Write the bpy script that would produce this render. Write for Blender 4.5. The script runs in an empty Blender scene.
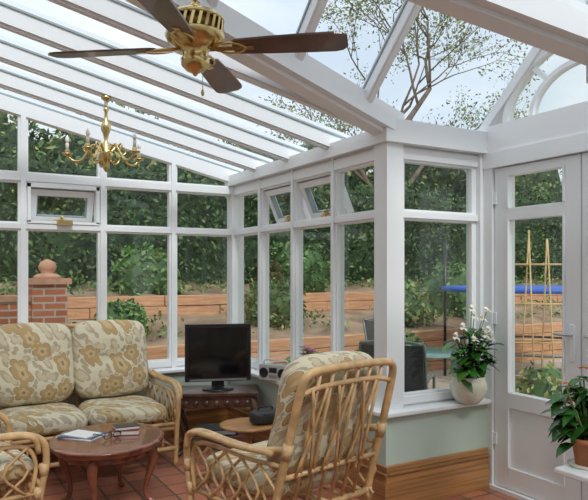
import bpy, math, random
from mathutils import Vector, Matrix, noise
random.seed(7)
sin, cos, pi, rad = math.sin, math.cos, math.pi, math.radians
Z = Vector((0, 0, 1))

# ---------------------------------------------------------------- materials
def newmat(name):
    m = bpy.data.materials.new(name); m.use_nodes = True
    nt = m.node_tree
    return m, nt, nt.nodes, nt.links, nt.nodes["Principled BSDF"]

def mat(name, col, rough=.5, metal=0, var=.0, scale=8, bump=0, bscale=None, coat=0, spec=.5, stretch=(1, 1, 1), col2=None):
    m, nt, N, L, b = newmat(name)
    b.inputs["Base Color"].default_value = (*col, 1)
    b.inputs["Roughness"].default_value = rough
    b.inputs["Metallic"].default_value = metal
    b.inputs["Coat Weight"].default_value = coat
    b.inputs["Specular IOR Level"].default_value = spec
    tc = N.new("ShaderNodeTexCoord"); mp = N.new("ShaderNodeMapping")
    mp.inputs["Scale"].default_value = stretch
    L.new(tc.outputs["Object"], mp.inputs[0])
    if var or col2:
        n = N.new("ShaderNodeTexNoise"); n.inputs["Scale"].default_value = scale
        n.inputs["Detail"].default_value = 5
        L.new(mp.outputs[0], n.inputs["Vector"])
        r = N.new("ShaderNodeValToRGB")
        c2 = col2 if col2 else tuple(min(1, c * (1 + var)) for c in col)
        c1 = col if col2 else tuple(c * (1 - var) for c in col)
        r.color_ramp.elements[0].position = .35; r.color_ramp.elements[1].position = .65
        r.color_ramp.elements[0].color = (*c1, 1); r.color_ramp.elements[1].color = (*c2, 1)
        L.new(n.outputs[0], r.inputs[0]); L.new(r.outputs[0], b.inputs["Base Color"])
    if bump:
        n2 = N.new("ShaderNodeTexNoise"); n2.inputs["Scale"].default_value = bscale or scale * 3
        n2.inputs["Detail"].default_value = 4
        L.new(mp.outputs[0], n2.inputs["Vector"])
        bp = N.new("ShaderNodeBump"); bp.inputs["Strength"].default_value = bump
        bp.inputs["Distance"].default_value = .02
        L.new(n2.outputs[0], bp.inputs["Height"]); L.new(bp.outputs[0], b.inputs["Normal"])
    return m

def glassmat(name, tint, base=.03, k=.5):
    m = bpy.data.materials.new(name); m.use_nodes = True
    nt = m.node_tree; N = nt.nodes; L = nt.links; N.clear()
    o = N.new("ShaderNodeOutputMaterial"); mx = N.new("ShaderNodeMixShader")
    t = N.new("ShaderNodeBsdfTransparent"); t.inputs[0].default_value = (*tint, 1)
    g = N.new("ShaderNodeBsdfGlossy"); g.inputs["Roughness"].default_value = .0
    lw = N.new("ShaderNodeLayerWeight"); lw.inputs[0].default_value = .5
    p = N.new("ShaderNodeMath"); p.operation = 'POWER'; p.inputs[1].default_value = 4
    q = N.new("ShaderNodeMath"); q.operation = 'MULTIPLY_ADD'; q.inputs[1].default_value = k; q.inputs[2].default_value = base
    L.new(lw.outputs["Facing"], p.inputs[0]); L.new(p.outputs[0], q.inputs[0])
    L.new(q.outputs[0], mx.inputs[0]); L.new(t.outputs[0], mx.inputs[1]); L.new(g.outputs[0], mx.inputs[2])
    L.new(mx.outputs[0], o.inputs[0])
    return m

def brickmat(name, c1, c2, mortar, bw, bh, ms, offset=.5, vertical=False, rough=.6, bump=.3, nz=.25):
    m, nt, N, L, b = newmat(name)
    tc = N.new("ShaderNodeTexCoord"); vec = tc.outputs["Object"]
    if vertical:
        s = N.new("ShaderNodeSeparateXYZ"); L.new(vec, s.inputs[0])
        a = N.new("ShaderNodeMath"); a.operation = 'ADD'; L.new(s.outputs[0], a.inputs[0]); L.new(s.outputs[1], a.inputs[1])
        c = N.new("ShaderNodeCombineXYZ"); L.new(a.outputs[0], c.inputs[0]); L.new(s.outputs[2], c.inputs[1]); vec = c.outputs[0]
    br = N.new("ShaderNodeTexBrick"); br.offset = offset
    br.inputs["Color1"].default_value = (*c1, 1); br.inputs["Color2"].default_value = (*c2, 1)
    br.inputs["Mortar"].default_value = (*mortar, 1); br.inputs["Scale"].default_value = 1
    br.inputs["Mortar Size"].default_value = ms; br.inputs["Brick Width"].default_value = bw
    br.inputs["Row Height"].default_value = bh; br.inputs["Bias"].default_value = 0
    L.new(vec, br.inputs["Vector"])
    n = N.new("ShaderNodeTexNoise"); n.inputs["Scale"].default_value = 6; n.inputs["Detail"].default_value = 6
    L.new(tc.outputs["Object"], n.inputs["Vector"])
    mx = N.new("ShaderNodeMixRGB"); mx.blend_type = 'OVERLAY'; mx.inputs[0].default_value = nz
    L.new(br.outputs["Color"], mx.inputs[1])
    hs = N.new("ShaderNodeRGBToBW"); L.new(n.outputs["Color"], hs.inputs[0]); L.new(hs.outputs[0], mx.inputs[2])
    L.new(mx.outputs[0], b.inputs["Base Color"])
    b.inputs["Roughness"].default_value = rough
    bp = N.new("ShaderNodeBump"); bp.inputs["Strength"].default_value = bump; bp.inputs["Distance"].default_value = .01; bp.invert = True
    L.new(br.outputs["Fac"], bp.inputs["Height"]); L.new(bp.outputs[0], b.inputs["Normal"])
    return m

def floralmat(name):
    m, nt, N, L, b = newmat(name)
    tc = N.new("ShaderNodeTexCoord"); s = N.new("ShaderNodeSeparateXYZ"); L.new(tc.outputs["Object"], s.inputs[0])
    def M(op, a, bb=None, c=None):
        n = N.new("ShaderNodeMath"); n.operation = op
        for i, x in enumerate((a, bb, c)):
            if x is None: continue
            if isinstance(x, (int, float)): n.inputs[i].default_value = x
            else: L.new(x, n.inputs[i])
        return n.outputs[0]
    u = M('MULTIPLY_ADD', s.outputs[1], .7, s.outputs[0]); v = M('MULTIPLY_ADD', s.outputs[1], .75, s.outputs[2])
    cb = N.new("ShaderNodeCombineXYZ"); L.new(u, cb.inputs[0]); L.new(v, cb.inputs[1])
    def flower(scale, offs, petals, r0, amp, rnd=.8):
        mp = N.new("ShaderNodeMapping"); mp.inputs["Location"].default_value = offs
        mp.inputs["Scale"].default_value = (scale,) * 3; L.new(cb.outputs[0], mp.inputs[0])
        vo = N.new("ShaderNodeTexVoronoi"); vo.voronoi_dimensions = '2D'; vo.inputs["Scale"].default_value = 1
        vo.inputs["Randomness"].default_value = rnd
        L.new(mp.outputs[0], vo.inputs["Vector"])
        sb = N.new("ShaderNodeVectorMath"); sb.operation = 'SUBTRACT'
        L.new(mp.outputs[0], sb.inputs[0]); L.new(vo.outputs["Position"], sb.inputs[1])
        sp = N.new("ShaderNodeSeparateXYZ"); L.new(sb.outputs[0], sp.inputs[0])
        sc = N.new("ShaderNodeSeparateXYZ"); L.new(vo.outputs["Color"], sc.inputs[0])
        ang = M('ADD', M('ARCTAN2', sp.outputs[1], sp.outputs[0]), M('MULTIPLY', sc.outputs[0], 6.28))
        cc = M('ABSOLUTE', M('COSINE', M('MULTIPLY', ang, petals / 2)))
        rr = M('MULTIPLY_ADD', cc, amp, r0)
        return M('DIVIDE', vo.outputs["Distance"], rr)
    q1 = flower(5.6, (0, 0, 0), 5, .27, .13)
    q2 = flower(9.5, (3.3, 1.7, 0), 2, .10, .34)
    q3 = flower(13, (7.3, 5.7, 0), 2, .04, .36)
    def lt(q, t):
        n = N.new("ShaderNodeMath"); n.operation = 'LESS_THAN'; L.new(q, n.inputs[0]); n.inputs[1].default_value = t; return n.outputs[0]
    def mix(f, a, c):
        n = N.new("ShaderNodeMixRGB"); L.new(f, n.inputs[0])
        if isinstance(a, tuple): n.inputs[1].default_value = (*a, 1)
        else: L.new(a, n.inputs[1])
        n.inputs[2].default_value = (*c, 1); return n.outputs[0]
    cream = (.64, .57, .42); tan = (.45, .36, .23); ochre = (.44, .30, .14); dk = (.28, .19, .10)
    c = mix(lt(q3, 1), cream, (.40, .34, .24))
    c = mix(lt(q2, 1), c, tan)
    c = mix(lt(q2, .68), c, (.55, .47, .33))
    c = mix(lt(q1, 1.10), c, cream)
    c = mix(lt(q1, 1.0), c, dk)
    c = mix(lt(q1, .95), c, ochre)
    c = mix(lt(q1, .50), c, (.53, .40, .22))
    c = mix(lt(q1, .18), c, dk)
    nb = N.new("ShaderNodeTexNoise"); nb.inputs["Scale"].default_value = 9; nb.inputs["Detail"].default_value = 3
    L.new(tc.outputs["Object"], nb.inputs["Vector"])
    bp = N.new("ShaderNodeBump"); bp.inputs["Strength"].default_value = .5; bp.inputs["Distance"].default_value = .03
    L.new(nb.outputs[0], bp.inputs["Height"]); L.new(bp.outputs[0], b.inputs["Normal"])
    L.new(c, b.inputs["Base Color"]); b.inputs["Roughness"].default_value = .9
    return m

WHITE = mat("white_upvc", (.85, .86, .88), .35)
WHITE2 = mat("white_roof_bar", (.85, .86, .88), .4)
SEAL = mat("roof_edge_seal", (.30, .36, .38), .5)
GLASS = glassmat("window_glass", (.92, .95, .93), .03, .35)
RGLASS = glassmat("roof_glass", (.90, .96, .98), .02, .30)
SAGE = mat("sage_paint", (.50, .59, .52), .8, var=.04, scale=3)
CREAM = mat("house_plaster", (.74, .70, .60), .9, var=.04)
SKIRT = mat("stained_pine", (.38, .18, .065), .35, var=.28, scale=4, stretch=(.35, .35, 14), coat=.3)
TILE = brickmat("terracotta_tile", (.46, .17, .10), (.31, .115, .075), (.12, .085, .065), .2, .2, .008, offset=0, rough=.35, bump=.5)
BRICK = brickmat("garden_brick", (.52, .17, .09), (.40, .12, .065), (.5, .42, .36), .225, .075, .01, vertical=True, rough=.9)
PAVE = brickmat("garden_paving", (.50, .41, .33), (.42, .34, .27), (.24, .2, .15), .5, .4, .012, rough=.9)
SOIL = mat("garden_soil", (.20, .13, .085), .95, scale=2.0, col2=(.36, .26, .18), bump=.8, bscale=12)
SLEEP = mat("timber_sleeper", (.57, .30, .17), .85, var=.2, scale=3, stretch=(1, 1, 12), bump=.3)
CANE = mat("rattan_cane", (.60, .38, .18), .38, var=.22, scale=14, coat=.3)
BIND = mat("rattan_binding", (.66, .46, .25), .5, var=.15, scale=60)
FLORAL = floralmat("floral_fabric")
MAHOG = mat("mahogany", (.22, .07, .035), .22, var=.35, scale=6, stretch=(1, 6, 1), coat=.5)
DARKW = mat("dark_carved_wood", (.085, .04, .025), .35, var=.4, scale=10, coat=.2)
PINEW = mat("side_table_wood", (.40, .20, .08), .35, var=.25, scale=6, stretch=(1, 6, 1))
BLADE = mat("fan_blade_wood", (.12, .06, .042), .35, var=.3, scale=6, coat=.25)
BRASS = mat("polished_brass", (.66, .50, .22), .22, 1)
BRASSD = mat("dark_brass", (.25, .16, .05), .4, 1)
BLACK = mat("black_plastic", (.012, .012, .014), .3)
SCREEN = mat("tv_screen", (.006, .006, .008), .08)
SILVER = mat("silver_plastic", (.52, .53, .55), .35, .4)
GREY = mat("grey_plastic", (.2, .2, .21), .5)
IVORY = mat("ivory_candle", (.82, .78, .66), .5)
BULB = mat("frosted_bulb", (.9, .88, .82), .15)
LEAF = mat("glossy_leaf", (.035, .13, .02), .25, var=.4, scale=9)
LEAF2 = mat("light_leaf", (.10, .24, .04), .35, var=.3, scale=9)
PETW = mat("white_petal", (.85, .84, .74), .6)
PETR = mat("red_petal", (.62, .03, .03), .5)
PETP = mat("purple_petal", (.36, .07, .34), .6)
CERAM = mat("white_ceramic", (.80, .78, .70), .2, col2=(.62, .58, .42), scale=14)
TERRA = mat("terracotta_pot", (.48, .19, .09), .8, var=.1)
STEM = mat("green_stem", (.12, .2, .05), .6)
BARK = mat("tree_bark", (.15, .11, .08), .95, var=.3)
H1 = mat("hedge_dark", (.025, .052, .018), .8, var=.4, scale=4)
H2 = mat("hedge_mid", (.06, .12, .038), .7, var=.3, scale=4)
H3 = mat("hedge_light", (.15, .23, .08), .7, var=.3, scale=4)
TREEL = mat("spring_tree_leaf", (.30, .30, .11), .7, var=.3)
GRASS = mat("ground_cover", (.16, .25, .08), .8, var=.4, scale=5)
MESHB = mat("patio_mesh", (.03, .03, .035), .7)
METG = mat("patio_metal", (.18, .2, .2), .4, .6)
TEAL = mat("patio_table_glass", (.13, .22, .21), .15)
BLUE = mat("blue_pad", (.03, .12, .5), .5)
BAMB = mat("bamboo", (.55, .38, .18), .6, var=.2)
PAPER = mat("paper", (.8, .79, .75), .7)
COVR = mat("book_cover_red", (.35, .05, .05), .4)
COVB = mat("book_cover_blue", (.06, .10, .22), .4)
LEATH = mat("black_leather", (.018, .017, .02), .45, bump=.3, scale=30)
STONE = mat("stone_cap", (.50, .27, .18), .9, var=.2)

# ---------------------------------------------------------------- mesh builder
def smooth_path(pts, n=5):
    pts = [Vector(p) for p in pts]
    P = [pts[0] * 2 - pts[1]] + pts + [pts[-1] * 2 - pts[-2]]
    out = []
    for i in range(1, len(P) - 2):
        for k in range(n):
            t = k / n
            a, b, c, d = P[i - 1], P[i], P[i + 1], P[i + 2]
            out.append(.5 * ((2 * b) + (c - a) * t + (2 * a - 5 * b + 4 * c - d) * t * t + (3 * b - a - 3 * c + d) * t ** 3))
    out.append(pts[-1])
    return out

class MB:
    def __init__(s): s.v = []; s.f = []; s.m = []; s.sm = []; s.mats = []
    def mi(s, m):
        if m not in s.mats: s.mats.append(m)
        return s.mats.index(m)
    def add(s, vs, fs, m, smooth=False, M=None):
        o = len(s.v); k = s.mi(m)
        for p in vs:
            p = Vector(p)
            if M is not None: p = M @ p
            s.v.append(tuple(p))
        for f in fs:
            s.f.append(tuple(i + o for i in f)); s.m.append(k); s.sm.append(smooth)
    def box(s, x0, x1, y0, y1, z0, z1, m, M=None):
        vs = [(x, y, z) for z in (z0, z1) for y in (y0, y1) for x in (x0, x1)]
        s.add(vs, [(0, 2, 3, 1), (4, 5, 7, 6), (0, 1, 5, 4), (2, 6, 7, 3), (0, 4, 6, 2), (1, 3, 7, 5)], m, False, M)
    def beam(s, p0, p1, w, h, m, up=Z):
        p0 = Vector(p0); p1 = Vector(p1); d = (p1 - p0).normalized()
        sd = d.cross(up).normalized(); u = sd.cross(d).normalized()
        vs = []
        for p in (p0, p1):
            for a, b in ((-1, -1), (1, -1), (1, 1), (-1, 1)):
                vs.append(p + sd * a * w / 2 + u * b * h / 2)
        s.add(vs, [(3, 2, 1, 0), (4, 5, 6, 7), (0, 1, 5, 4), (1, 2, 6, 5), (2, 3, 7, 6), (3, 0, 4, 7)], m)
    def tube(s, pts, r, m, seg=8, M=None, sp=0):
        if sp: 
            n0 = len(pts); pts = smooth_path(pts, sp)
            if isinstance(r, (list, tuple)):
                rr = []
                for i in range(len(pts)):
                    t = i / sp; a = min(int(t), n0 - 2); rr.append(r[a] + (r[a + 1] - r[a]) * (t - a))
                r = rr
        pts = [Vector(p) for p in pts]; n = len(pts)
        rs = r if isinstance(r, (list, tuple)) else [r] * n
        t = (pts[1] - pts[0]).normalized()
        a = t.cross(Z if abs(t.z) < .9 else Vector((1, 0, 0))).normalized()
        vs = []; fs = []
        for i in range(n):
            if i == 0: t = pts[1] - pts[0]
            elif i == n - 1: t = pts[-1] - pts[-2]
            else: t = pts[i + 1] - pts[i - 1]
            t = t.normalized(); a = (a - t * a.dot(t)).normalized(); b = t.cross(a)
            for k in range(seg):
                an = 2 * pi * k / seg
                vs.append(pts[i] + (a * cos(an) + b * sin(an)) * rs[i])
        for i in range(n - 1):
            for k in range(seg):
                k2 = (k + 1) % seg
                fs.append((i * seg + k, i * seg + k2, (i + 1) * seg + k2, (i + 1) * seg + k))
        fs.append(tuple(range(seg - 1, -1, -1))); fs.append(tuple((n - 1) * seg + k for k in range(seg)))
        s.add(vs, fs, m, True, M)
    def lathe(s, prof, c, m, seg=24, M=None, sx=1, sy=1):
        vs = []; fs = []; n = len(prof)
        for r, z in prof:
            for k in range(seg):
                a = 2 * pi * k / seg
                vs.append((c[0] + r * cos(a) * sx, c[1] + r * sin(a) * sy, c[2] + z))
        for i in range(n - 1):
            for k in range(seg):
                k2 = (k + 1) % seg
                fs.append((i * seg + k, i * seg + k2, (i + 1) * seg + k2, (i + 1) * seg + k))
        fs.append(tuple(range(seg - 1, -1, -1))); fs.append(tuple((n - 1) * seg + k for k in range(seg)))
        s.add(vs, fs, m, True, M)
    def cushion(s, c, size, m, M=None, e=.45, crease=0, nu=28, nv=18):
        vs = []; fs = []
        pw = lambda x, p: math.copysign(abs(x) ** p, x)
        R = M or Matrix.Identity(4)
        for j in range(nv + 1):
            ph = -pi / 2 + pi * j / nv
            for i in range(nu):
                th = 2 * pi * i / nu
                x = pw(cos(th), e) * pw(cos(ph), .55); z = pw(sin(th), e) * pw(cos(ph), .55)
                y = pw(sin(ph), .75)
                if crease: y *= 1 - crease * math.exp(-((z - .05) / .13) ** 2) * (1 if abs(x) < .9 else .5)
                nn = noise.noise(Vector((x * 2 + c[0] * 7, y * 2, z * 2 + c[2] * 5))) * .035
                p = Vector((x * size[0] / 2 * (1 + nn), y * size[1] / 2 * (1 + nn * 2), z * size[2] / 2 * (1 + nn)))
                vs.append(Vector(c) + (R @ p))
        for j in range(nv):
            for i in range(nu):
                i2 = (i + 1) % nu
                fs.append((j * nu + i, j * nu + i2, (j + 1) * nu + i2, (j + 1) * nu + i))
        s.add(vs, fs, m, True)
    def leaf(s, p, d, ln, w, m, droop=.3, M=None):
        p = Vector(p); d = Vector(d).normalized()
        sd = d.cross(Z)
        if sd.length < .1: sd = Vector((1, 0, 0))
        sd.normalize(); up = sd.cross(d)
        vs = []; fs = []
        prof = [(0, .08), (.2, .75), (.45, 1), (.7, .75), (.88, .35), (1, .03)]
        for t, ww in prof:
            q = p + d * ln * t - Z * droop * ln * t * t
            for k in (-1, 0, 1):
                vs.append(q + sd * k * ww * w / 2 + up * (abs(k) * w * .15 * ww))
        for i in range(len(prof) - 1):
            for k in (0, 1):
                a = i * 3 + k; fs.append((a, a + 1, a + 4, a + 3))
        s.add(vs, fs, m, True, M)
    def poly(s, pts, m): s.add(pts, [tuple(range(len(pts)))], m)
    def extr(s, pts, off, m):
        off = Vector(off); n = len(pts); P = [Vector(p) for p in pts]
        vs = P + [p + off for p in P]
        fs = [tuple(range(n - 1, -1, -1)), tuple(range(n, 2 * n))] + [(i, (i + 1) % n, (i + 1) % n + n, i + n) for i in range(n)]
        s.add(vs, fs, m)
    def obj(s, name, loc=(0, 0, 0), rot=0, bevel=0, parent=None):
        me = bpy.data.meshes.new(name); me.from_pydata(s.v, [], s.f)
        for m in s.mats: me.materials.append(m)
        me.polygons.foreach_set("material_index", s.m); me.polygons.foreach_set("use_smooth", s.sm)
        me.update()
        o = bpy.data.objects.new(name, me); bpy.context.collection.objects.link(o)
        o.location = loc; o.rotation_euler = (0, 0, rot)
        if bevel:
            b = o.modifiers.new("bevel", 'BEVEL'); b.width = bevel; b.segments = 2; b.limit_method = 'ANGLE'; b.angle_limit = rad(50)
        if parent: o.parent = parent
        return o

# ---------------------------------------------------------------- room shell dimensions
XA, YB, XD, YC, YF = 2.52, 3.20, 3.33, 1.64, 5.51
XH, YBK = -1.82, -1.5
YM = (YB + YC) / 2
SILL = .60; EAVE = 2.35; SL = .222; SG = .95
zl = lambda x: EAVE + SL * (XA - x)
zg = lambda y: EAVE + SG * min(YB - y, y - YC)
ZR = zg(YM); XR = XA - (ZR - EAVE) / SL

# floor
b = MB(); b.box(XH, XA + .1, YBK, YF + .1, -.08, 0, TILE); b.box(XA + .1, XD + .12, YC - .05, YB + .05, -.08, 0, TILE); b.obj("floor")

# dwarf walls
def wall(name, x0, x1, y0, y1, z1=SILL - .03, m=SAGE):
    q = MB(); q.box(x0, x1, y0, y1, 0, z1, m); return q.obj(name)
W_ = .10
wall("wall_far", XH, XA + W_, YF - W_, YF + W_)
wall("wall_right", XA - W_, XA + W_, YB + W_, YF - W_)
wall("wall_bay_far", XA - W_, XD + W_, YB - W_, YB + W_)
wall("wall_bay_near", XA - .06, XD + W_, YC - W_, YC + W_)
wall("wall_right_near", XA - .06, XA + W_, YBK, YC - W_)
wall("wall_left", XH - .2, XH, YBK - .2, YF + .1, 3.5, CREAM)
wall("wall_back", XH, XA + .1, YBK - .2, YBK, 3.35, CREAM)

# sills (window boards)
def sill(name, x0, x1, y0, y1):
    q = MB(); q.box(x0, x1, y0, y1, SILL - .03, SILL, WHITE); o = q.obj(name, bevel=.008); return o
S = .15
sill("trim_1", XH, XA, YF - S, YF)
sill("trim_2", XA - S, XA, YB, YF - S)
sill("trim_3", XA - S, XD - .06, YB - S, YB)
sill("trim_4", XA - S, XD - .06, YC, YC + .22)
sill("trim_5", XA - S, XA, YBK, YC)

# skirting
def skirt(name, x0, x1, y0, y1, ox, oy):
    q = MB()
    for t, z0, z1 in ((.028, 0, .17), (.022, .17, .215), (.034, .215, .23), (.018, .23, .27)):
        q.box(min(x0, x0 + ox * t), max(x1, x1 + ox * t), min(y0, y0 + oy * t), max(y1, y1 + oy * t), z0, z1, SKIRT)
    q.obj(name, bevel=.003)
skirt("baseboard_far", XH, XA - W_, YF - W_, YF - W_, 0, -1)
skirt("baseboard_right", XA - W_, XA - W_, YB - W_ - .03, YF - W_, -1, 0)
skirt("baseboard_bay_far", XA - W_, XD - .06, YB - W_, YB - W_, 0, -1)
skirt("baseboard_bay_near", XA - .06, XD - .06, YC + W_, YC + W_, 0, 1)
skirt("baseboard_right_near", XA - .06, XA - .06, YBK, YC + W_ + .03, -1, 0)
skirt("baseboard_left", XH, XH, YBK, YF - W_, 1, 0)

# ---- window frames
T1, T2 = 1.78, 1.85       # transom
U1, U2 = 2.15, 2.25       # head
class Pl:
    def __init__(s, mb, axis, c): s.b = mb; s.a = axis; s.c = c
    def r(s, s0, s1, z0, z1, t=.07, m=WHITE, off=0):
        c = s.c + off
        if s0 > s1: s0, s1 = s1, s0
        if s.a == 'x': s.b.box(c - t / 2, c + t / 2, s0, s1, z0, z1, m)
        else: s.b.box(s0, s1, c - t / 2, c + t / 2, z0, z1, m)
    def mull(s, p, z0, z1, w=.07):
        s.r(p - w / 2, p + w / 2, z0, z1, .055); s.r(p - w / 2 + .018, p + w / 2 - .018, z0, z1, .095)
    def rail(s, s0, s1, z0, z1):
        s.r(s0, s1, z0, z1, .053); s.r(s0, s1, z0 + .015, z1 - .015, .085)
    def glass(s, s0, s1, z0, z1): s.r(s0, s1, z0, z1, .006, GLASS)

def vent(mb, axis, c, s0, s1, z0, z1, ang, w=.045):
    q = MB(); H = z1 - z0; Ww = s1 - s0
    q.box(0, Ww, -.03, .03, -w, 0, WHITE); q.box(0, Ww, -.03, .03, -H, -H + w, WHITE)
    q.box(0, w, -.03, .03, -H + w, -w, WHITE); q.box(Ww - w, Ww, -.03, .03, -H + w, -w, WHITE)
    for (a0, a1, b0, b1) in ((w, Ww - w, -w - .008, -w), (w, Ww - w, -H + w, -H + w + .008), (w, w + .008, -H + w, -w), (Ww - w - .008, Ww - w, -H + w, -w)):
        q.box(a0, a1, -.02, .02, b0, b1, SEAL)
    q.box(w, Ww - w, -.003, .003, -H + w, -w, GLASS)
    q.box(Ww / 2 - .06, Ww / 2 + .06, -.06, -.03, -H + .012, -H + .03, BRASS); q.box(Ww / 2 - .014, Ww / 2 + .014, -.065, -.03, -H + .004, -H + .065, BRASS)
    R = Matrix.Rotation(ang, 4, 'X')
    if axis == 'y': M = Matrix.Translation((s0, c, z1)) @ R
    else: M = Matrix.Translation((c, s1, z1)) @ Matrix.Rotation(-pi / 2, 4, 'Z') @ R
    o = len(mb.v)
    for p in q.v: mb.v.append(tuple(M @ Vector(p)))
    for f, k, sm in zip(q.f, q.m, q.sm):
        mb.f.append(tuple(i + o for i in f)); mb.m.append(mb.mi(q.mats[k])); mb.sm.append(sm)

# far gable wall glazing
b = MB(); p = Pl(b, 'y', YF)
xs = [XA - .62 * i for i in range(8)]
for i, x in enumerate(xs):
    if i == 0: p.r(x - .06, x + .06, SILL, 2.3, .12)
    else: p.mull(x, SILL, zl(x) - .04, .075)
p.rail(XH, XA, SILL, SILL + .075); p.rail(XH, XA, T1, T2); p.rail(XH, XA, U1 + .01, U2)
b.beam((XA + .05, YF, zl(XA + .05) - .02), (XH, YF, zl(XH) - .02), .09, .11, WHITE)
for i in range(7):
    a, c = xs[i + 1], xs[i]
    if i == 2:
        p.glass(a, c, SILL, T1)
        b.extr([(a, YF - .003, U2), (c, YF - .003, U2), (c, YF - .003, zl(c) - .03), (a, YF - .003, zl(a) - .03)], (0, .006, 0), GLASS)
    else:
        b.extr([(a, YF - .003, SILL), (c, YF - .003, SILL), (c, YF - .003, zl(c) - .03), (a, YF - .003, zl(a) - .03)], (0, .006, 0), GLASS)
# fixed surround and the opened sash
p.r(xs[3] + .03, xs[3] + .055, T2, U1 + .01, .10); p.r(xs[2] - .055, xs[2] - .03, T2, U1 + .01, .10)
p.r(xs[3] + .03, xs[2] - .03, U1 - .02, U1 + .015, .10); p.r(xs[3] + .03, xs[2] - .03, T2 - .01, T2 + .012, .10)
vent(b, 'y', YF + .03, xs[3] + .06, xs[2] - .06, T2 + .0, U1 - .022, rad(20), .05)
b.tube([(xs[3] + .31, YF - .04, T2 + .012), (xs[3] + .31, YF + .06, T2 + .04), (xs[3] + .31, YF + .12, T2 + .03)], .007, BRASS, 6)
b.box(xs[3] + .25, xs[3] + .37, YF - .075, YF - .05, T2 - .02, T2 + .02, BRASS)
b.obj("window_1")

# right wall A glazing
b = MB(); p = Pl(b, 'x', XA)
ys = [YF - .0, 4.93, 4.355, 3.78, YB]
for y in ys[1:4]: p.mull(y, SILL, U2)
p.rail(YB + .06, YF - .06, SILL, SILL + .075); p.rail(YB + .06, YF - .06, T1, T2); p.rail(YB + .06, YF - .06, U1, U2)
for i in range(4):
    p.glass(ys[i + 1], ys[i], SILL, T1)
    if i not in (1, 2): p.glass(ys[i + 1], ys[i], T2, U1)
vent(b, 'x', XA + .02, 4.355 + .035, 4.93 - .035, T2, U1, rad(24))
vent(b, 'x', XA + .02, 3.78 + .035, 4.355 - .035, T2, U1, rad(24))
b.box(XA - .09, XA + .07, YB - .09, YF + .05, U2, EAVE - .005, WHITE)
b.obj("window_2")

# bay windows
def bay(name, y, sg):
    b = MB(); p = Pl(b, 'y', y)
    b.box(XA - .065, XA + .065, y - .065, y + .065, SILL, U2, WHITE)
    b.box(XD - .08, XD + .05, y - .065, y + .065, 0.0, U2, WHITE)
    p.r(XA + .065, XA + .105, SILL, U2, .05); p.r(XD - .12, XD - .08, SILL, U2, .05)
    p.rail(XA + .06, XD - .06, SILL, SILL + .075); p.rail(XA + .06, XD - .06, T1, T2); p.rail(XA + .06, XD - .06, U1, U2)
    p.glass(XA, XD, SILL, U1)
    b.box(XA - .095, XD + .09, min(y - .1 * sg, y + .07 * sg), max(y - .1 * sg, y + .07 * sg), U2 + (.001), EAVE + .045, WHITE)
    b.obj(name)
bay("window_3", YB, 1); bay("window_4", YC, -1)

# near right wall
b = MB(); p = Pl(b, 'x', XA)
for y in (1.1, .45, -.2, -.85, -1.46): p.mull(y, SILL, U2)
p.rail(YBK, YC - .06, SILL, SILL + .075); p.rail(YBK, YC - .06, T1, T2); p.rail(YBK, YC - .06, U1, U2)
p.glass(YBK, YC, SILL, U1); b.box(XA - .09, XA + .07, YBK, YC + .0, U2, EAVE - .005, WHITE)
b.obj("window_5")

# doors (pair of french doors in the gable)
def door(name, y0, y1, hinge_hi):
    b = MB(); w = .105
    x0, x1 = XD - .03, XD + .03
    b.box(x0, x1, y0, y0 + w, .03, 2.14, WHITE); b.box(x0, x1, y1 - w, y1, .03, 2.14, WHITE)
    for z0, z1 in ((.03, .17), (.56, .66), (1.79, 1.87), (2.08, 2.14)): b.box(x0, x1, y0 + w, y1 - w, z0, z1, WHITE)
    b.box(XD - .012, XD + .012, y0 + w, y1 - w, .17, .56, WHITE)
    for z0, z1 in ((.66, 1.79), (1.87, 2.08)):
        b.box(XD - .003, XD + .003, y0 + w, y1 - w, z0, z1, GLASS)
        for a, c in ((y0 + w, y0 + w + .014), (y1 - w - .014, y1 - w)): b.box(x0 - .008, x1, a, c, z0, z1, WHITE)
    for a, c in ((y0 + w, y0 + w + .014), (y1 - w - .014, y1 - w)): b.box(x0 - .006, x1, a, c, .17, .56, WHITE)
    hy = y0 + .05 if hinge_hi else y1 - .05
    b.box(x0 - .012, x0, hy - .015, hy + .015, .92, 1.14, WHITE)
    b.tube([(x0 - .045, hy, 1.08), (x0 - .045, hy + (.10 if hinge_hi else -.10), 1.08)], .009, SILVER)
    b.tube([(x0, hy, 1.08), (x0 - .048, hy, 1.08)], .009, SILVER)
    for z in (.3, 1.1, 1.9):
        yy = y1 if hinge_hi else y0
        b.box(x0 - .014, x0 - .001, yy - .025, yy + .012, z, z + .08, WHITE)
    b.obj(name, bevel=.003)
door("door_1", 2.405, 3.055, True); door("door_2", 1.75, 2.395, False)
# gable over the doors
b = MB()
b.box(XD - .05, XD + .05, 3.06, YB - .066, 0, 2.16, WHITE)
b.box(XD - .06, XD + .06, YC + .066, YB - .066, 2.145, 2.25, WHITE)
b.box(XD - .05, XD + .05, YC, YB, 2.25, 2.43, WHITE)
b.box(XD - .06, XD + .06, YC + .07, YB - .07, 0, .025, WHITE)
for sgn in (1, -1):
    ye = YB if sgn > 0 else YC
    b.beam((XD, ye + .03 * sgn, EAVE + .0), (XD, YM, ZR + .02), .09, .06, WHITE)
def ring(rx, rz, w, t, m=WHITE, n=36):
    vs = []; fs = []
    for i in range(n + 1):
        a = pi * i / n
        for (dr, dx) in ((0, -t), (w, -t), (w, t), (0, t)):
            vs.append((XD + dx / 2 * 1.0, YM + (rx - dr) * cos(a), 2.43 + (rz - dr) * sin(a)))
    for i in range(n):
        for k in range(4):
            k2 = (k + 1) % 4; fs.append((i * 4 + k, i * 4 + k2, (i + 1) * 4 + k2, (i + 1) * 4 + k))
    b.add(vs, fs, m, False)
ring(.57, .44, .04, .06); ring(.36, .28, .03, .05)
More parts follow.
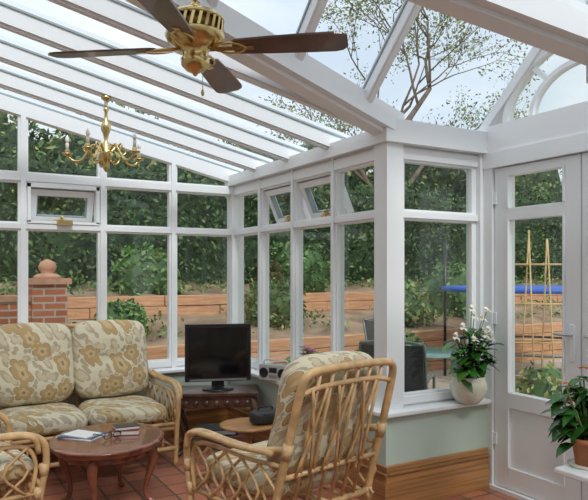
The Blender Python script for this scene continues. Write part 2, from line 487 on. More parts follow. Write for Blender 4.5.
for a in (50, 90, 130):
    a = rad(a); b.beam((XD, YM + .34 * cos(a), 2.43 + .26 * sin(a)), (XD, YM + .55 * cos(a), 2.43 + .42 * sin(a)), .03, .03, WHITE, up=Vector((1, 0, 0)))
b.extr([(XD, YC, EAVE), (XD, YB, EAVE), (XD, YM, ZR)], (.006, 0, 0), GLASS)
b.obj("window_6")

# ---------------------------------------------------------------- roof
b = MB()
G = .055
mir = lambda y: 2 * YM - y
b.poly([(2.64, YF + .1, zl(2.64) + G), (XH, YF + .1, zl(XH) + G), (XH, YM, zl(XH) + G), (XR, YM, ZR + G), (XA, YB, EAVE + G), (2.64, YB, zl(2.64) + G)], RGLASS)
b.poly([(2.64, YBK, zl(2.64) + G), (2.64, YC, zl(2.64) + G), (XA, YC, EAVE + G), (XR, YM, ZR + G), (XH, YM, zl(XH) + G), (XH, YBK, zl(XH) + G)], RGLASS)
for f in (lambda y: y, mir):
    b.poly([(XR, f(YM), ZR + G), (XD + .1, f(YM), ZR + G), (XD + .1, f(YB), EAVE + G), (XA, f(YB), EAVE + G)], RGLASS)
def bar(p0, p1, w=.07, h=.09):
    b.beam(p0, p1, w, h, WHITE2)
    o = Vector((0, 0, h / 2 + .006)); b.beam(Vector(p0) + o, Vector(p1) + o, w * 1.25, .012, SEAL)
    o = Vector((0, 0, h / 2 + .03)); b.beam(Vector(p0) + o, Vector(p1) + o, w * .75, .03, WHITE2)
    o = Vector((0, 0, -h / 2 - .006)); b.beam(Vector(p0) + o, Vector(p1) + o, w * .5, .02, WHITE2)
for y in (4.93, 4.355, 3.78): bar((XA + .08, y, zl(XA + .08)), (XH, y, zl(XH)))
bar((XA + .08, YF + .02, zl(XA + .08)), (XH, YF + .02, zl(XH)), .08)
for y in (3.2,): bar((XA, y, zl(XA)), (XH, y, zl(XH)))
for y in (1.1, .45, -.2, -.85): bar((XA + .08, y, zl(XA + .08)), (XH, y, zl(XH)))
kk = (YB - YM) / (XA - XR)
for f in (lambda q: q, mir):
    xv = XA - (YB - 2.72) / kk; bar((xv, f(2.72), zl(xv)), (XH, f(2.72), zl(XH)))
for f in (lambda y: y, mir):
    b.beam((XA + .03, f(YB + .01), EAVE + .02), (XR, f(YM), ZR + .0), .19, .13, WHITE2)
    b.beam((XA + .03, f(YB + .01), EAVE - .055), (XR, f(YM), ZR - .075), .10, .03, WHITE2)
    for xb in (2.25, 1.70, 1.15, .6):
        yv = YB - kk * (XA - xb); bar((xb, f(yv), zg(yv)), (xb, f(YM), ZR), .055, .07)
b.box(XR - .1, XD + .06, YM - .06, YM + .06, ZR - .10, ZR + .03, WHITE2)
b.box(XR - .1, XD + .1, YM - .09, YM + .09, ZR + .03, ZR + .1, WHITE2)
b.box(XH, XH + .1, YBK, YF, zl(XH) - .08, zl(XH) + .04, WHITE2)
b.box(XA + .08, XA + .16, YB + .1, YF + .1, EAVE - .08, EAVE + .01, WHITE2)
b.obj("ceiling")

# ---------------------------------------------------------------- rattan furniture
def cane_seat(name, W, n, loc, rot, ys=1.0):
    hw = W / 2; b = MB()
    def V(*a): return [(x, y * ys, z) for x, y, z in a]
    yb = lambda z: -.345 - .195 * (z - .3) / .68
    for sx in (-1, 1):
        x = sx * hw
        b.tube(V((x, .33, 0), (x, .355, .25), (x, .39, .44), (x * 1.01, .36, .56), (x * 1.02, .22, .605), (x * 1.02, 0, .60), (x * 1.0, -.25, .605), (x * .97, -.43, .64)), .019, CANE, 8, sp=5)
        b.tube(V((x + sx * .036, .34, .50), (x + sx * .04, .30, .59), (x + sx * .042, .12, .61), (x + sx * .04, -.12, .605), (x + sx * .03, -.38, .62)), .015, CANE, 8, sp=4)
        b.tube(V((x, .31, .28), (x, .335, .43), (x, .28, .53), (x, .1, .55), (x, -.15, .545), (x, -.40, .56)), .012, CANE, 6, sp=4)
        for z in (.28, .12): b.tube(V((x, .345, z), (x, -.36, z)), .014, CANE, 6)
        for k in range(5):
            y0 = .26 - .14 * k
            b.tube(V((x + sx * .008, y0 + .04, .54), (x + sx * .008, y0 - .09, .41), (x + sx * .008, y0 + .02, .285)), .008, CANE, 6, sp=3)
            b.tube(V((x - sx * .008, y0 - .09, .545), (x - sx * .008, y0 + .04, .41), (x - sx * .008, y0 - .09, .285)), .008, CANE, 6, sp=3)
        b.tube(V((x, -.41, 0), (x, -.36, .16), (x, -.345, .3), (x * .98, yb(.65), .65), (x * .96, yb(.9), .9), (x * .88, yb(.98), .985), (x * .6, yb(1.0), 1.005), (0, yb(1.01), 1.01)), .02, CANE, 8, sp=5)
        for (y, z) in ((.375, .40), (.345, .28), (-.345, .28)):
            b.tube(V((x, y, z - .03), (x, y, z + .03)), .023, BIND, 8)
        b.tube(V((x * .985, yb(.60), .60), (x * .98, yb(.67), .67)), .025, BIND, 8)
    for z in (.29, .14): b.tube(V((-hw, .345, z), (hw, .345, z)), .017, CANE, 8)
    b.tube(V((-hw, .36, .325), (hw, .36, .325)), .014, CANE, 8)
    b.tube(V((-hw, -.345, .29), (hw, -.345, .29)), .017, CANE, 8)
    b.tube(V((-hw * .93, yb(.90), .90), (-hw * .5, yb(.92), .925), (hw * .5, yb(.92), .925), (hw * .93, yb(.9), .90)), .013, CANE, 8, sp=4)
    b.tube(V((-hw * .97, yb(.5), .50), (hw * .97, yb(.5), .50)), .013, CANE, 8)
    m = max(5, int(W / .09))
    for k in range(1, m):
        t = -1 + 2 * k / m
        b.tube(V((t * hw * .9, yb(.29), .29), (t * hw * .9, yb(1), 1.0)), .0095, CANE, 6)
    for k in range(m // 2):
        t0 = -1 + 2 * (2 * k + .5) / m; t1 = -1 + 2 * (2 * k + 1.6) / m
        b.tube(V((t0 * hw * .9, yb(.5) - .015, .5), ((t0 + t1) / 2 * hw * .9, yb(.7) - .02, .7), (t1 * hw * .9, yb(.92) - .015, .92)), .008, CANE, 6, sp=3)
        b.tube(V((t1 * hw * .9, yb(.5) - .015, .5), ((t0 + t1) / 2 * hw * .9, yb(.7) - .028, .7), (t0 * hw * .9, yb(.92) - .015, .92)), .008, CANE, 6, sp=3)
    for k in range(1, int(W / .12)):
        xx = -hw + k * .12; b.tube(V((xx, .34, .30), (xx, -.34, .30)), .009, CANE, 6)
    nn = int(W / .1)
    for k in range(1, nn):
        xx = -hw + W * k / nn; b.tube(V((xx, .345, .14), (xx, .345, .29)), .008, CANE, 6)
    wc = (W - .07) / n
    lean = math.atan(.195 / .68)
    for i in range(n):
        cx = -hw + .035 + wc * (i + .5)
        b.cushion((cx, .035 * ys, .395), (wc * 1.01, .15, .66 * ys), FLORAL, Matrix.Rotation(rad(-90), 4, 'X'), e=.35)
        b.cushion((cx, (-.345) * ys, .755), (wc * 1.02, .21, .62), FLORAL, Matrix.Rotation(lean, 4, 'X'), e=.38, crease=.36)
    return b.obj(name, loc, rot)
cane_seat("rattan_sofa", 1.24, 2, (.99, 4.90, 0), pi, .93)
cane_seat("rattan_armchair", .66, 1, (1.64, 3.03, 0), rad(12))
cane_seat("rattan_armchair.001", .66, 1, (.11, 3.88, 0), rad(-80))

# ---------------------------------------------------------------- coffee table
b = MB()
b.lathe([(.30, -.045), (.325, -.04), (.335, -.03), (.34, -.012), (.345, -.008), (.34, 0), (.32, .002), (.0, .002)], (0, 0, .418), MAHOG, 48, sx=1, sy=1.15)
b.lathe([(.26, 0), (.27, .01), (.27, .055), (.26, .06)], (0, 0, .325), MAHOG, 40, sx=1, sy=1.15)
for ax, ay, rr in ((1, 0, .25), (-1, 0, .25), (0, 1, .285), (0, -1, .285)):
    pts = [(ax * (rr + o), ay * (rr + o), z) for o, z in ((0, .38), (.025, .33), (.03, .27), (0, .17), (-.015, .09), (.0, .04), (.035, .015), (.05, .012))]
    b.tube(pts, [.03, .034, .028, .019, .014, .015, .02, .012], MAHOG, 10, sp=4)
b.obj("coffee_table", (.98, 4.05, 0), rad(-29.8))
ct = .421
b = MB(); b.box(-.13, .13, -.09, .09, 0, .006, PAPER); b.box(-.12, .12, -.085, .085, .0062, .011, COVB, Matrix.Rotation(.12, 4, 'Z')); b.box(-.10, .10, -.07, .07, .0112, .017, PAPER, Matrix.Rotation(-.1, 4, 'Z'))
b.obj("magazine_pile", (.84, 4.14, ct), rad(-50))
b = MB()
b.box(-.085, .085, -.06, .06, 0, .004, COVR); b.box(-.08, .083, -.057, .057, .004, .026, PAPER); b.box(-.085, .085, -.06, .06, .026, .030, COVR); b.box(-.087, -.083, -.06, .06, 0, .03, COVR)
M = Matrix.Translation((.0, 0, .0305)) @ Matrix.Rotation(.3, 4, 'Z')
b.box(-.075, .075, -.052, .052, 0, .003, BLACK, M); b.box(-.072, .073, -.05, .05, .003, .018, PAPER, M); b.box(-.075, .075, -.052, .052, .018, .021, BLACK, M)
b.obj("book_stack", (1.10, 4.08, ct), rad(-20))
b = MB()
for s_ in (-1, 1):
    b.tube([(s_ * .034 + .026 * cos(a * pi / 6), 0, .03 + .02 * sin(a * pi / 6)) for a in range(13)], .003, BLACK, 5)
    b.tube([(s_ * .062, 0, .035), (s_ * .064, .10, .033), (s_ * .062, .135, .012)], .003, BLACK, 5)
b.tube([(-.01, 0, .035), (.01, 0, .035)], .003, BLACK, 5)
b.obj("reading_glasses", (.99, 3.98, ct - .006), rad(20))

# ---------------------------------------------------------------- TV corner
b = MB()
b.box(-.33, .33, -.19, .19, .475, .50, DARKW); b.box(-.315, .315, -.175, .175, .455, .475, DARKW)
b.box(-.29, .29, -.165, -.145, .38, .455, DARKW); b.box(-.29, .29, .145, .165, .38, .455, DARKW)
b.box(-.30, -.28, -.15, .15, .38, .455, DARKW); b.box(.28, .30, -.15, .15, .38, .455, DARKW)
for i in range(7):
    a = -.24 + .08 * i; b.lathe([(.028, 0), (.02, .008), (.008, .012)], (0, 0, 0), DARKW, 10, Matrix.Translation((a, -.165, .415)) @ Matrix.Rotation(pi / 2, 4, 'X'))
for sx in (-1, 1):
    for sy in (-1, 1):
        pts = [(sx * (.27 + o), sy * (.135 + o * .6), z) for o, z in ((0, .46), (.03, .38), (.035, .32), (-.01, .2), (-.02, .1), (0, .04), (.035, .014))]
        b.tube(pts, [.03, .034, .026, .018, .015, .018, .016], DARKW, 8, sp=4)
b.box(-.25, .25, -.12, .12, .13, .145, DARKW)
b.obj("carved_tv_table", (2.04, 4.82, 0), rad(-24), bevel=.004)
b = MB()
b.lathe([(.13, 0), (.125, .012), (.05, .02), (.03, .03)], (0, 0, 0), BLACK, 28, sy=.75)
b.box(-.05, .05, .0, .03, .01, .12, BLACK)
b.box(-.265, .265, -.025, .02, .07, .53, BLACK); b.box(-.238, .238, -.028, -.025, .105, .505, SCREEN)
b.box(-.18, .18, .02, .07, .12, .42, BLACK); b.box(-.23, .23, -.03, -.024, .075, .09, GREY)
b.obj("television", (2.04, 4.80, .50), rad(-18), bevel=.006)
b = MB()
b.box(-.17, .17, -.11, .11, 0, .05, BLACK); b.box(-.15, .15, -.112, -.11, .01, .04, GREY)
b.obj("video_player", (2.04, 4.82, .146), rad(-24), bevel=.003)

b = MB()
b.box(-.045, .045, -.13, .13, 0, .12, SILVER)
for s_ in (-1, 1):
    M = Matrix.Translation((-.045, s_ * .085, .058)) @ Matrix.Rotation(-pi / 2, 4, 'Y')
    b.lathe([(.04, 0), (.04, .006), (.032, .008), (.03, .003), (.0, .002)], (0, 0, 0), BLACK, 20, M)
b.box(-.048, -.045, -.035, .035, .06, .10, BLACK); b.box(-.048, -.045, -.035, .035, .02, .045, GREY)
b.tube([(0, -.11, .12), (0, -.10, .15), (0, 0, .155), (0, .10, .15), (0, .11, .12)], .006, SILVER, 6, sp=3)
b.obj("portable_radio", (2.385, 4.45, SILL), rad(30), bevel=.008)

# ---------------------------------------------------------------- plants indoors
def flower(b, p, n, r, m, cm, tilt):
    p = Vector(p)
    for i in range(n):
        a = 2 * pi * i / n
        d = (Vector((cos(a), sin(a), .35))); d = tilt @ d
        b.leaf(p, d, r, r * .8, m, droop=.1)
    b.lathe([(.15 * r, -.1 * r), (.2 * r, .1 * r), (.05 * r, .3 * r)], p, cm, 8)
def rnd_dir(lo, hi):
    a = random.uniform(0, 2 * pi); e = random.uniform(lo, hi)
    return Vector((cos(a) * cos(e), sin(a) * cos(e), sin(e)))
YELP = mat("pollen", (.7, .5, .08), .6)

b = MB()   # white-flowered plant, ceramic bowl
b.lathe([(.06, 0), (.075, .01), (.105, .05), (.118, .10), (.115, .14), (.105, .165), (.112, .175), (.100, .175), (.095, .15), (0, .148)], (0, 0, 0), CERAM, 32)
b.lathe([(.095, .15), (0, .155)], (0, 0, 0), SOIL, 16)
for i in range(20):
    a = i * 2.4; sp_ = random.uniform(.05, .19); h = random.uniform(.20, .50)
    tip = Vector((cos(a) * sp_, sin(a) * sp_ * .5, h))
    if tip.y > .0: tip.y = -.01
    b.tube([(cos(a) * .03, sin(a) * .03, .15), tip * .55 + Vector((0, 0, .1)), tip], [.006, .005, .004], STEM, 5, sp=3)
    for k in range(4):
        d = rnd_dir(-.2, .6)
        if d.y > .05: d.y = -d.y * .5
        q = tip * (1 - .14 * k) + Vector((0, 0, .03 * k - .02)); b.leaf(q, d, random.uniform(.10, .145), random.uniform(.065, .09), LEAF if random.random() < .8 else LEAF2, .35)
for p in ((-.11, -.06, .50), (-.03, -.08, .57), (.05, -.07, .55), (.12, -.06, .47), (.03, -.12, .45), (-.05, -.10, .42), (.15, -.05, .42), (0, -.03, .61), (.08, -.08, .60), (-.15, -.04, .44)):
    b.tube([(0, 0, .3), (p[0] * .7, p[1] * .7, p[2] * .8), p], .003, STEM, 5)
    flower(b, p, 5, .038, PETW, YELP, Matrix.Rotation(random.uniform(.5, 1.2), 3, 'X'))
b.obj("potted_begonia", (3.05, 3.045, SILL), rad(0))

b = MB()   # poinsettia at the right edge
b.lathe([(.045, 0), (.06, .10), (.066, .10), (.066, .125), (.058, .125), (.054, .11), (0, .108)], (0, 0, 0), TERRA, 24)
b.lathe([(.07, 0), (.08, .012), (.06, .01)], (0, 0, -.0), CERAM, 20)
for i in range(18):
    a = i * 2.4; h = random.uniform(.2, .38); rr = random.uniform(.02, .09)
    tip = Vector((cos(a) * rr - .01, sin(a) * rr * .7 + .02, h))
    b.tube([(0, 0, .1), tip], .004, STEM, 5)
    for k in range(5):
        d = rnd_dir(-.5, .4)
        if d.y < -.2: d.y *= -.4
        b.leaf(tip - Vector((0, 0, .035 * k)), d, random.uniform(.08, .12), random.uniform(.045, .065), LEAF, .35)
for p in ((-.06, .05, .36), (.05, .05, .42), (-.02, .06, .28)):
    for k in range(6):
        a = k * pi / 3; b.leaf(p, (cos(a), sin(a), .1), .032, .018, PETR, .2)
    b.lathe([(.006, 0), (.008, .006), (.002, .01)], p, YELP, 6)
b.obj("potted_poinsettia", (2.505, 1.795, SILL), 0)

b = MB()   # purple flowers on the sill
b.lathe([(.04, 0), (.055, .08), (.06, .08), (.06, .1), (.05, .1), (.048, .09), (0, .09)], (0, 0, 0), TERRA, 20)
for i in range(22):
    d = rnd_dir(0, .9); b.leaf((0, 0, .09 + .006 * i), (d.x * .6, d.y, d.z), .09, .05, LEAF2, .4)
for i in range(20):
    a = i * 2.4; p = Vector((cos(a) * .010 * (i % 5) - .01, sin(a) * .02 * (i % 6), .23 + .02 * (i % 4)))
    b.tube([(0, 0, .09), p], .002, STEM, 4); flower(b, p, 5, .03, PETP, YELP, Matrix.Identity(3))
b.obj("potted_violet", (2.42, 4.0, SILL), 0)

# ---------------------------------------------------------------- side table + handbag
b = MB()
b.lathe([(.17, 0), (.185, .006), (.185, .018), (.17, .022), (0, .022)], (0, 0, .44), PINEW, 32)
b.lathe([(.015, .0), (.03, .03), (.018, .08), (.03, .2), (.02, .3), (.035, .36)], (0, 0, .08), PINEW, 14)
for k in range(3):
    a = k * 2 * pi / 3
    b.tube([(0, 0, .16), (cos(a) * .08, sin(a) * .08, .12), (cos(a) * .17, sin(a) * .17, .015)], [.018, .016, .014], PINEW, 8, sp=3)
b.obj("side_table", (1.82, 3.78, 0), 0)
b = MB()
b.cushion((0, 0, .05), (.20, .10, .10), LEATH, e=.5)
b.tube([(-.05, 0, .09), (-.035, -.03, .12), (.035, -.03, .12), (.05, 0, .09)], .005, LEATH, 6, sp=4)
b.obj("handbag", (1.90, 3.70, .462), rad(-10))

# ---------------------------------------------------------------- ceiling fan
b = MB(); zb = 2.34
FX, FY = .93, YM
b.lathe([(.02, -.06), (.055, -.05), (.065, -.01), (.065, 0)], (0, 0, ZR - .10), BRASS, 24)
b.tube([(0, 0, ZR - .14), (0, 0, 2.5)], .011, BRASS, 10)
b.lathe([(.018, .19), (.03, .17), (.035, .155), (.05, .15), (.095, .14), (.112, .125), (.117, .115)], (0, 0, zb), BRASS, 32)
b.lathe([(.104, .115), (.104, .062)], (0, 0, zb), BRASSD, 32)
for k in range(24):
    a = k * pi / 12; b.beam((.11 * cos(a), .11 * sin(a), zb + .06), (.11 * cos(a + .12), .11 * sin(a + .12), zb + .117), .012, .008, BRASS, up=Vector((cos(a), sin(a), 0)))
b.lathe([(.117, .062), (.12, .05), (.11, .03), (.08, .012), (.055, .0), (.05, -.03), (.058, -.04), (.055, -.065), (.035, -.085), (.012, -.095), (.006, -.105)], (0, 0, zb), BRASS, 32)
b.tube([(.04, .02, zb - .06), (.04, .02, zb - .15)], .0015, BRASS, 4); b.lathe([(.004, 0), (.008, -.01), (.004, -.025)], (.04, .02, zb - .15), BRASS, 8)
th0 = rad(-29.8 - 8)
for k in range(4):
    a = th0 + k * pi / 2
    M = Matrix.Translation((0, 0, zb + .005)) @ Matrix.Rotation(a, 4, 'Z') @ Matrix.Rotation(rad(-11), 4, 'X')
    for s_ in (-1, 1):
        b.tube([(.07, s_ * .012, 0), (.13, s_ * .035, -.004), (.18, s_ * .03, -.006), (.21, 0, -.006)], .006, BRASS, 6, M, sp=3)
    b.box(.06, .24, -.014, .014, -.009, -.004, BRASS, M)
    out = []
    L0, L1 = .155, .61
    for x, w in ((L0, .035), (L0 + .02, .05), (.30, .058), (.45, .064), (.56, .066), (.59, .058), (L1, .035)): out.append((x, w))
    vs = [(x, w, z) for z in (-.004, .004) for x, w in out] + [(x, -w, z) for z in (-.004, .004) for x, w in out]
    n = len(out); fs = []
    A_ = lambda i: i; B_ = lambda i: n + i; C_ = lambda i: 2 * n + i; D_ = lambda i: 3 * n + i
    for i in range(n - 1):
        fs += [(A_(i), A_(i + 1), C_(i + 1), C_(i)), (B_(i), D_(i), D_(i + 1), B_(i + 1)), (A_(i), B_(i), B_(i + 1), A_(i + 1)), (C_(i), C_(i + 1), D_(i + 1), D_(i))]
    fs += [(A_(0), C_(0), D_(0), B_(0)), (A_(n - 1), B_(n - 1), D_(n - 1), C_(n - 1))]
    b.add(vs, fs, BLADE, False, M)
b.obj("ceiling_fan", (FX, FY, 0))

# ---------------------------------------------------------------- chandelier
b = MB()
zt = zl(1.04) - .05
b.lathe([(.035, 0), (.03, -.02), (.012, -.03)], (0, 0, zt), BRASS, 16)
b.tube([(0, 0, zt - .02), (0, 0, 2.56)], .004, BRASS, 6)
for k in range(3): b.tube([(.012 * cos(a * pi / 4), .0, 2.575 + .02 * k + .012 * sin(a * pi / 4)) for a in range(9)], .003, BRASS, 5)
b.lathe([(.006, 2.56), (.02, 2.54), (.01, 2.52), (.013, 2.47), (.03, 2.44), (.034, 2.41), (.018, 2.37), (.012, 2.33), (.03, 2.30), (.04, 2.26), (.05, 2.24), (.035, 2.20), (.02, 2.17), (.026, 2.155), (.012, 2.13), (.003, 2.12)], (0, 0, 0), BRASS, 20)
for k in range(5):
    a = 2 * pi * k / 5 + .25
    c_, s_ = cos(a), sin(a)
    q = lambda r, z: (r * c_, r * s_, z)
    b.tube([q(.03, 2.25), q(.08, 2.30), q(.12, 2.25), q(.16, 2.195), q(.21, 2.19), q(.25, 2.225)], .009, BRASS, 8, sp=5)
    b.tube([q(.10, 2.27), q(.13, 2.30), q(.145, 2.27), q(.13, 2.25)], .006, BRASS, 6, sp=4)
    b.tube([q(.03, 2.20), q(.07, 2.18), q(.10, 2.215), q(.08, 2.24)], .006, BRASS, 6, sp=4)
    e = q(.25, 0)
    b.lathe([(.01, 2.222), (.034, 2.232), (.036, 2.24), (.014, 2.242), (.016, 2.262), (.011, 2.264)], e, BRASS, 14)
    b.lathe([(.011, 2.262), (.011, 2.305), (.008, 2.308)], e, IVORY, 12)
    b.lathe([(.007, 2.308), (.014, 2.323), (.012, 2.34), (.003, 2.362)], e, BULB, 10)
b.obj("chandelier", (1.04, 4.355, 0))

# ---------------------------------------------------------------- garden
b = MB(); b.box(-40, 60, -30, 7.6, -.35, -.09, PAVE); b.box(-40, 60, 7.6, 70, -.5, -.10, SOIL)
def strip(y0, y1, z0, z1, nx, ny, amp):
    vs = []; fs = []
    for j in range(ny + 1):
        for i in range(nx + 1):
            x = -10 + 36 * i / nx; y = y0 + (y1 - y0) * j / ny
            vs.append((x, y, z0 + (z1 - z0) * j / ny + amp * noise.noise(Vector((x * 1.3, y * 1.3, 0)))))
    for j in range(ny):
        for i in range(nx): a = j * (nx + 1) + i; fs.append((a, a + 1, a + nx + 2, a + nx + 1))
    b.add(vs, fs, SOIL, True)
strip(7.75, 9.35, .50, .80, 120, 10, .12)
strip(9.45, 16, 1.05, 1.9, 120, 20, .15)
def cards(b, pts, size, mats):
    for p in pts:
        m = random.choice(mats); s_ = size * random.uniform(.6, 1.4)
        a = Vector((random.gauss(0, 1), random.gauss(0, 1), random.gauss(0, 1))).normalized()
        c = a.orthogonal().normalized(); c = Matrix.Rotation(random.uniform(0, 6.28), 3, a) @ c; d = a.cross(c)
        p = Vector(p); b.add([p - c * s_, p + d * s_ * .5, p + c * s_, p - d * s_ * .5], [(0, 1, 2, 3)], m)
P = []
for _ in range(220):
    cx = random.uniform(-3, 16); cy = random.choice((random.uniform(7.9, 9.2), random.uniform(9.6, 10.6)))
    z = .50 + (cy - 7.75) * .19 if cy < 9.3 else 1.05 + (cy - 9.45) * .13
    r = random.uniform(.08, .22)
    for k in range(26): P.append((cx + random.gauss(0, r), cy + random.gauss(0, r * .6), z + .04 + abs(random.gauss(0, r * .5))))
cards(b, P, .035, [GRASS, H3, H2, TREEL])
b.obj("ground")
def sleepers(name, x0, x1, y, z0, n, h=.16):
    q = MB()
    for k in range(n):
        x = x0 + (k % 2) * .9 - .9
        while x < x1:
            q.box(x + .005, x + 1.995, y + random.uniform(-.01, .01), y + .14, z0 + k * h, z0 + (k + 1) * h - .008, SLEEP); x += 2.0
    q.obj(name, bevel=.008)
sleepers("timber_edging", 1.6, 26, 7.62, -.1, 4); sleepers("timber_edging.001", -10, 26, 9.32, .62, 3)
b = MB()
b.box(-8, .95, 7.25, 7.45, -.1, 1.14, BRICK); b.box(-8, .95, 7.22, 7.48, 1.14, 1.20, STONE)
b.box(.95, 1.30, 7.15, 7.5, -.1, 1.32, BRICK); b.box(.91, 1.34, 7.11, 7.54, 1.32, 1.38, STONE)
b.lathe([(.16, 1.38), (.12, 1.42), (.06, 1.44), (.085, 1.47), (.095, 1.51), (.07, 1.56), (.02, 1.585), (.005, 1.59)], (1.125, 7.325, 0), STONE, 20)
b.obj("brick_garden_wall")

def blob(b, c, r, n, size, mats, core=H1):
    c = Vector(c); vs = []; fs = []; nu, nv = 18, 10
    for j in range(nv + 1):
        for i in range(nu):
            ph = -pi / 2 + pi * j / nv; th = 2 * pi * i / nu
            d = Vector((cos(th) * cos(ph), sin(th) * cos(ph), sin(ph)))
            k = .86 + .35 * noise.noise(d * 2.2 + c)
            vs.append(c + Vector((d.x * r[0], d.y * r[1], d.z * r[2])) * k)
    for j in range(nv):
        for i in range(nu): fs.append((j * nu + i, j * nu + (i + 1) % nu, (j + 1) * nu + (i + 1) % nu, (j + 1) * nu + i))
    b.add(vs, fs, core, True)
    P = []
    for _ in range(n):
        d = Vector((random.gauss(0, 1), random.gauss(0, 1), random.gauss(0, 1))).normalized()
        k = .88 + .35 * noise.noise(d * 2.2 + c) + random.uniform(-.06, .14)
        P.append(c + Vector((d.x * r[0], d.y * r[1], d.z * r[2])) * k)
    cards(b, P, size, mats)
# hedge along the bank
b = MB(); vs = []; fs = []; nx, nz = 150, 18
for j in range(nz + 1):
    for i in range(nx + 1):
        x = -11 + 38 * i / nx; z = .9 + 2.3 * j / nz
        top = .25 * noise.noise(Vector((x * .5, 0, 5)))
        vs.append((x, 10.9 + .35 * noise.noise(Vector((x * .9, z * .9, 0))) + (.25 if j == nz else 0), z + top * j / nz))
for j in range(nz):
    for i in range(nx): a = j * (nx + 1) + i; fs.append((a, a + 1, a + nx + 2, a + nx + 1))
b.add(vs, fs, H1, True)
P = []
for _ in range(30000):
    x = random.uniform(-11, 27); z = .9 + 2.4 * random.random() ** .9
    P.append((x, 10.85 + .35 * noise.noise(Vector((x * .9, z * .9, 0))) - random.uniform(0, .25), z + .25 * noise.noise(Vector((x * .5, 0, 5))) * (z - .9) / 2.3))
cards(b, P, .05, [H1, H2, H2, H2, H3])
b.obj("hedge")
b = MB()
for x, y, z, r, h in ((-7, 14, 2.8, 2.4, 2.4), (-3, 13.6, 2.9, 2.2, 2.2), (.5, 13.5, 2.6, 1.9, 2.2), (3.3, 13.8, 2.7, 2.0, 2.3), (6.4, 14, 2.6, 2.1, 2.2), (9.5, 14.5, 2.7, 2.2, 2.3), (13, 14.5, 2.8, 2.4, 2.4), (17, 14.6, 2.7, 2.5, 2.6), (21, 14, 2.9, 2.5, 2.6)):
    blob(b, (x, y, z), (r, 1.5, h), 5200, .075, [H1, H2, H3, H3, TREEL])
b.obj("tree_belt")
def bush(name, c, r, n=900, size=.05, mats=(H2, H3)):
    q = MB(); blob(q, c, r, n, size, list(mats), core=H2); return q.obj(name)
bush("garden_shrub", (3.0, 10.0, 1.35), (.55, .4, .5), 1200, .05, (H3, H3, LEAF2))
bush("garden_shrub", (4.6, 8.6, .95), (.5, .35, .4), 900, .05, (H3, H2))
bush("garden_shrub", (5.8, 9.9, 1.45), (.6, .4, .55), 1000)
bush("garden_shrub", (6.9, 8.3, .85), (.45, .4, .45), 900, .05, (H3, TREEL))
bush("garden_shrub", (8.4, 8.8, 1.0), (.7, .5, .6), 1000)
bush("garden_shrub", (2.2, 8.4, .8), (.35, .3, .28), 700, .05, (LEAF2, H3))
bush("garden_shrub", (4.62, 3.68, .22), (.36, .34, .38), 1200, .035, (H3, TREEL, TREEL))
bush("garden_shrub", (7.2, 3.9, .1), (.35, .35, .32), 900, .04, (H2, H3))
bush("garden_shrub", (4.2, 7.0, .1), (.35, .3, .35), 700, .04, (H3, LEAF2))
bush("garden_shrub", (5.4, 6.8, .2), (.5, .4, .5), 900, .04, (H3, H2))
bush("garden_shrub", (.2, 8.6, .9), (.5, .4, .45), 800)

# bare spring tree
b = MB(); tips = []
def branch(p, d, ln, r, lv):
    p = Vector(p); d = Vector(d).normalized(); pts = [p]; n = 4
    for i in range(n):
        d = (d + Vector((random.gauss(0, .10), random.gauss(0, .10), random.gauss(.03, .07)))).normalized()
        pts.append(pts[-1] + d * ln / n)
    b.tube(pts, [r * (1 - .45 * i / n) for i in range(n + 1)], BARK, 6 if lv < 2 else 4)
    if lv >= 5: tips.extend(pts[1:]); return
    k = 4 if lv == 0 else 3
    for i in range(k):
        q = pts[random.choice((2, 3, 4))] if i else pts[4]
        ax = d.orthogonal(); ax = Matrix.Rotation(random.uniform(0, 6.28), 3, d) @ ax
        nd = Matrix.Rotation(random.uniform(.3, .85), 3, ax) @ d
        branch(q, nd, ln * random.uniform(.66, .86), r * .52, lv + 1)
random.seed(11)
branch((9.9, 12.2, 1.3), (0, 0, 1), 2.9, .18, 0)
P = []
for t in tips:
    P += [t + Vector((random.gauss(0, .16), random.gauss(0, .16), random.gauss(0, .16))) for _ in range(9)]
cards(b, P, .045, [TREEL, TREEL, H3])
b.obj("bare_tree")

# patio chairs, table
def patio_chair(name, loc, rot):
    b = MB()
    for s_ in (-1, 1):
        x = s_ * .26
        b.tube([(x, .25, 0), (x, .24, .40), (x, .22, .62), (x, .1, .65), (x, -.2, .64)], .013, METG, 8, sp=4)
        b.tube([(x, -.3, 0), (x, -.2, .40), (x, -.24, .7), (x, -.33, .96)], .013, METG, 8, sp=4)
        b.tube([(x, .24, .42), (x, -.2, .40)], .012, METG, 6)
    b.tube([(-.26, -.33, .96), (0, -.345, .985), (.26, -.33, .96)], .013, METG, 8, sp=4)
    b.tube([(-.26, .24, .42), (.26, .24, .42)], .012, METG, 6)
    b.extr([(-.25, .24, .425), (.25, .24, .425), (.25, -.2, .405), (-.25, -.2, .405)], (0, 0, .008), MESHB)
    b.extr([(-.25, -.2, .42), (.25, -.2, .42), (.25, -.325, .95), (-.25, -.325, .95)], (0, -.008, 0), MESHB)
    b.obj(name, (*loc, -.09), rot)
patio_chair("patio_chair", (3.50, 4.30), rad(-50)); patio_chair("patio_chair", (4.75, 5.9), rad(170))
b = MB(); b.lathe([(.42, .0), (.44, .01), (.42, .02), (0, .02)], (0, 0, .72), TEAL, 32); b.tube([(0, 0, .05), (0, 0, .72)], .025, METG, 10)
for k in range(4):
    a = k * pi / 2; b.tube([(0, 0, .12), (.18 * cos(a), .18 * sin(a), .1), (.32 * cos(a), .32 * sin(a), .012)], .014, METG, 6, sp=3)
b.obj("patio_table", (4.35, 4.95, -.09))
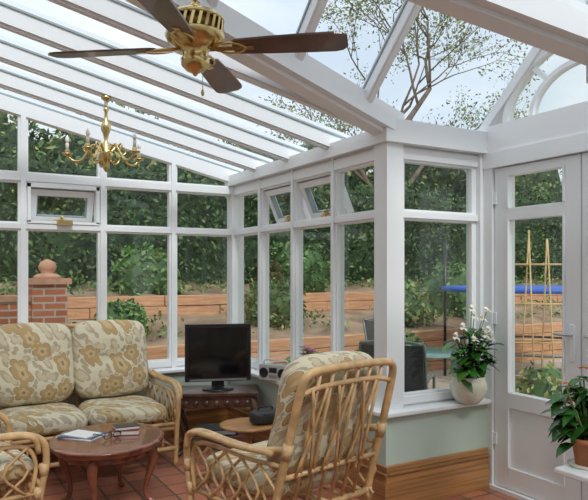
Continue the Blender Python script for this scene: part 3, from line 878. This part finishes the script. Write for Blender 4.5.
# trampoline
b = MB(); Rr = 1.25
b.lathe([(Rr - .2, 1.27), (Rr + .05, 1.27), (Rr + .05, 1.33), (Rr - .2, 1.33)], (0, 0, 0), BLUE, 36); b.lathe([(Rr - .2, 1.27), (0, 1.27)], (0, 0, 0), MESHB, 36)
for k in range(6):
    a = k * pi / 3 + .2; b.tube([(Rr * cos(a), Rr * sin(a), 0), (Rr * cos(a), Rr * sin(a), 2.0)], .022, BLACK, 8)
b.tube([(Rr * cos(a * pi / 12), Rr * sin(a * pi / 12), .5) for a in range(25)], .02, METG, 6)
b.obj("trampoline", (7.5, 6.2, -.09))
# runner-bean canes: two leaning rows tied to a ridge pole and cross rails
b = MB()
for k in range(6):
    x = -.5 + .2 * k
    for s_ in (-1, 1):
        b.tube([(x + random.uniform(-.03, .03), s_ * .30, 0), (x + random.uniform(-.03, .03), -s_ * .05, 1.85 + random.uniform(-.05, .15))], .009, BAMB, 6)
b.tube([(-.6, 0, 1.62), (.6, 0, 1.62)], .012, BAMB, 6)
for z in (.4, .8, 1.2): 
    for s_ in (-1, 1): b.tube([(-.55, s_ * (.3 - .3 * z / 1.62), z), (.55, s_ * (.3 - .3 * z / 1.62), z)], .008, BAMB, 5)
b.obj("bean_cane_frame", (5.80, 4.50, -.09), rad(-35))
b = MB()
for x in range(22):
    b.box(13, 13.06, -4.5 + x * .55, -4.5 + x * .55 + .5, -.1, 1.75, SLEEP)
b.box(13.06, 13.12, -4.5, 7.4, .3, .4, SLEEP); b.box(13.06, 13.12, -4.5, 7.4, 1.4, 1.5, SLEEP)
b.obj("garden_fence")

# ---------------------------------------------------------------- world, sun, camera
w = bpy.data.worlds.new("sky"); bpy.context.scene.world = w; w.use_nodes = True
N = w.node_tree.nodes; L = w.node_tree.links; bg = N["Background"]
tc = N.new("ShaderNodeTexCoord"); mp = N.new("ShaderNodeMapping"); mp.inputs["Scale"].default_value = (1, 1, 2.2)
n = N.new("ShaderNodeTexNoise"); n.inputs["Scale"].default_value = 2.2; n.inputs["Detail"].default_value = 6
r = N.new("ShaderNodeValToRGB"); r.color_ramp.elements[0].position = .35; r.color_ramp.elements[1].position = .62
r.color_ramp.elements[0].color = (.50, .56, .64, 1); r.color_ramp.elements[1].color = (.80, .82, .85, 1)
L.new(tc.outputs["Generated"], mp.inputs[0]); L.new(mp.outputs[0], n.inputs["Vector"]); L.new(n.outputs[0], r.inputs[0]); L.new(r.outputs[0], bg.inputs[0])
bg.inputs[1].default_value = 1.5
sl = bpy.data.lights.new("sun", 'SUN'); sl.energy = 2.2; sl.angle = rad(15); sl.color = (1, .97, .92)
so = bpy.data.objects.new("sun", sl); bpy.context.collection.objects.link(so); so.rotation_euler = (rad(38), rad(-22), rad(20))

cd = bpy.data.cameras.new("camera"); cam = bpy.data.objects.new("camera", cd); bpy.context.collection.objects.link(cam)
cam.location = (0, 0, 1.45); cam.rotation_euler = (rad(90), 0, rad(-29.8))
cd.sensor_width = 36; cd.lens = 640 / 588 * 36; cd.shift_y = 22 / 588; cd.clip_start = .05
bpy.context.scene.camera = cam
bpy.context.scene.view_settings.view_transform = 'Standard'
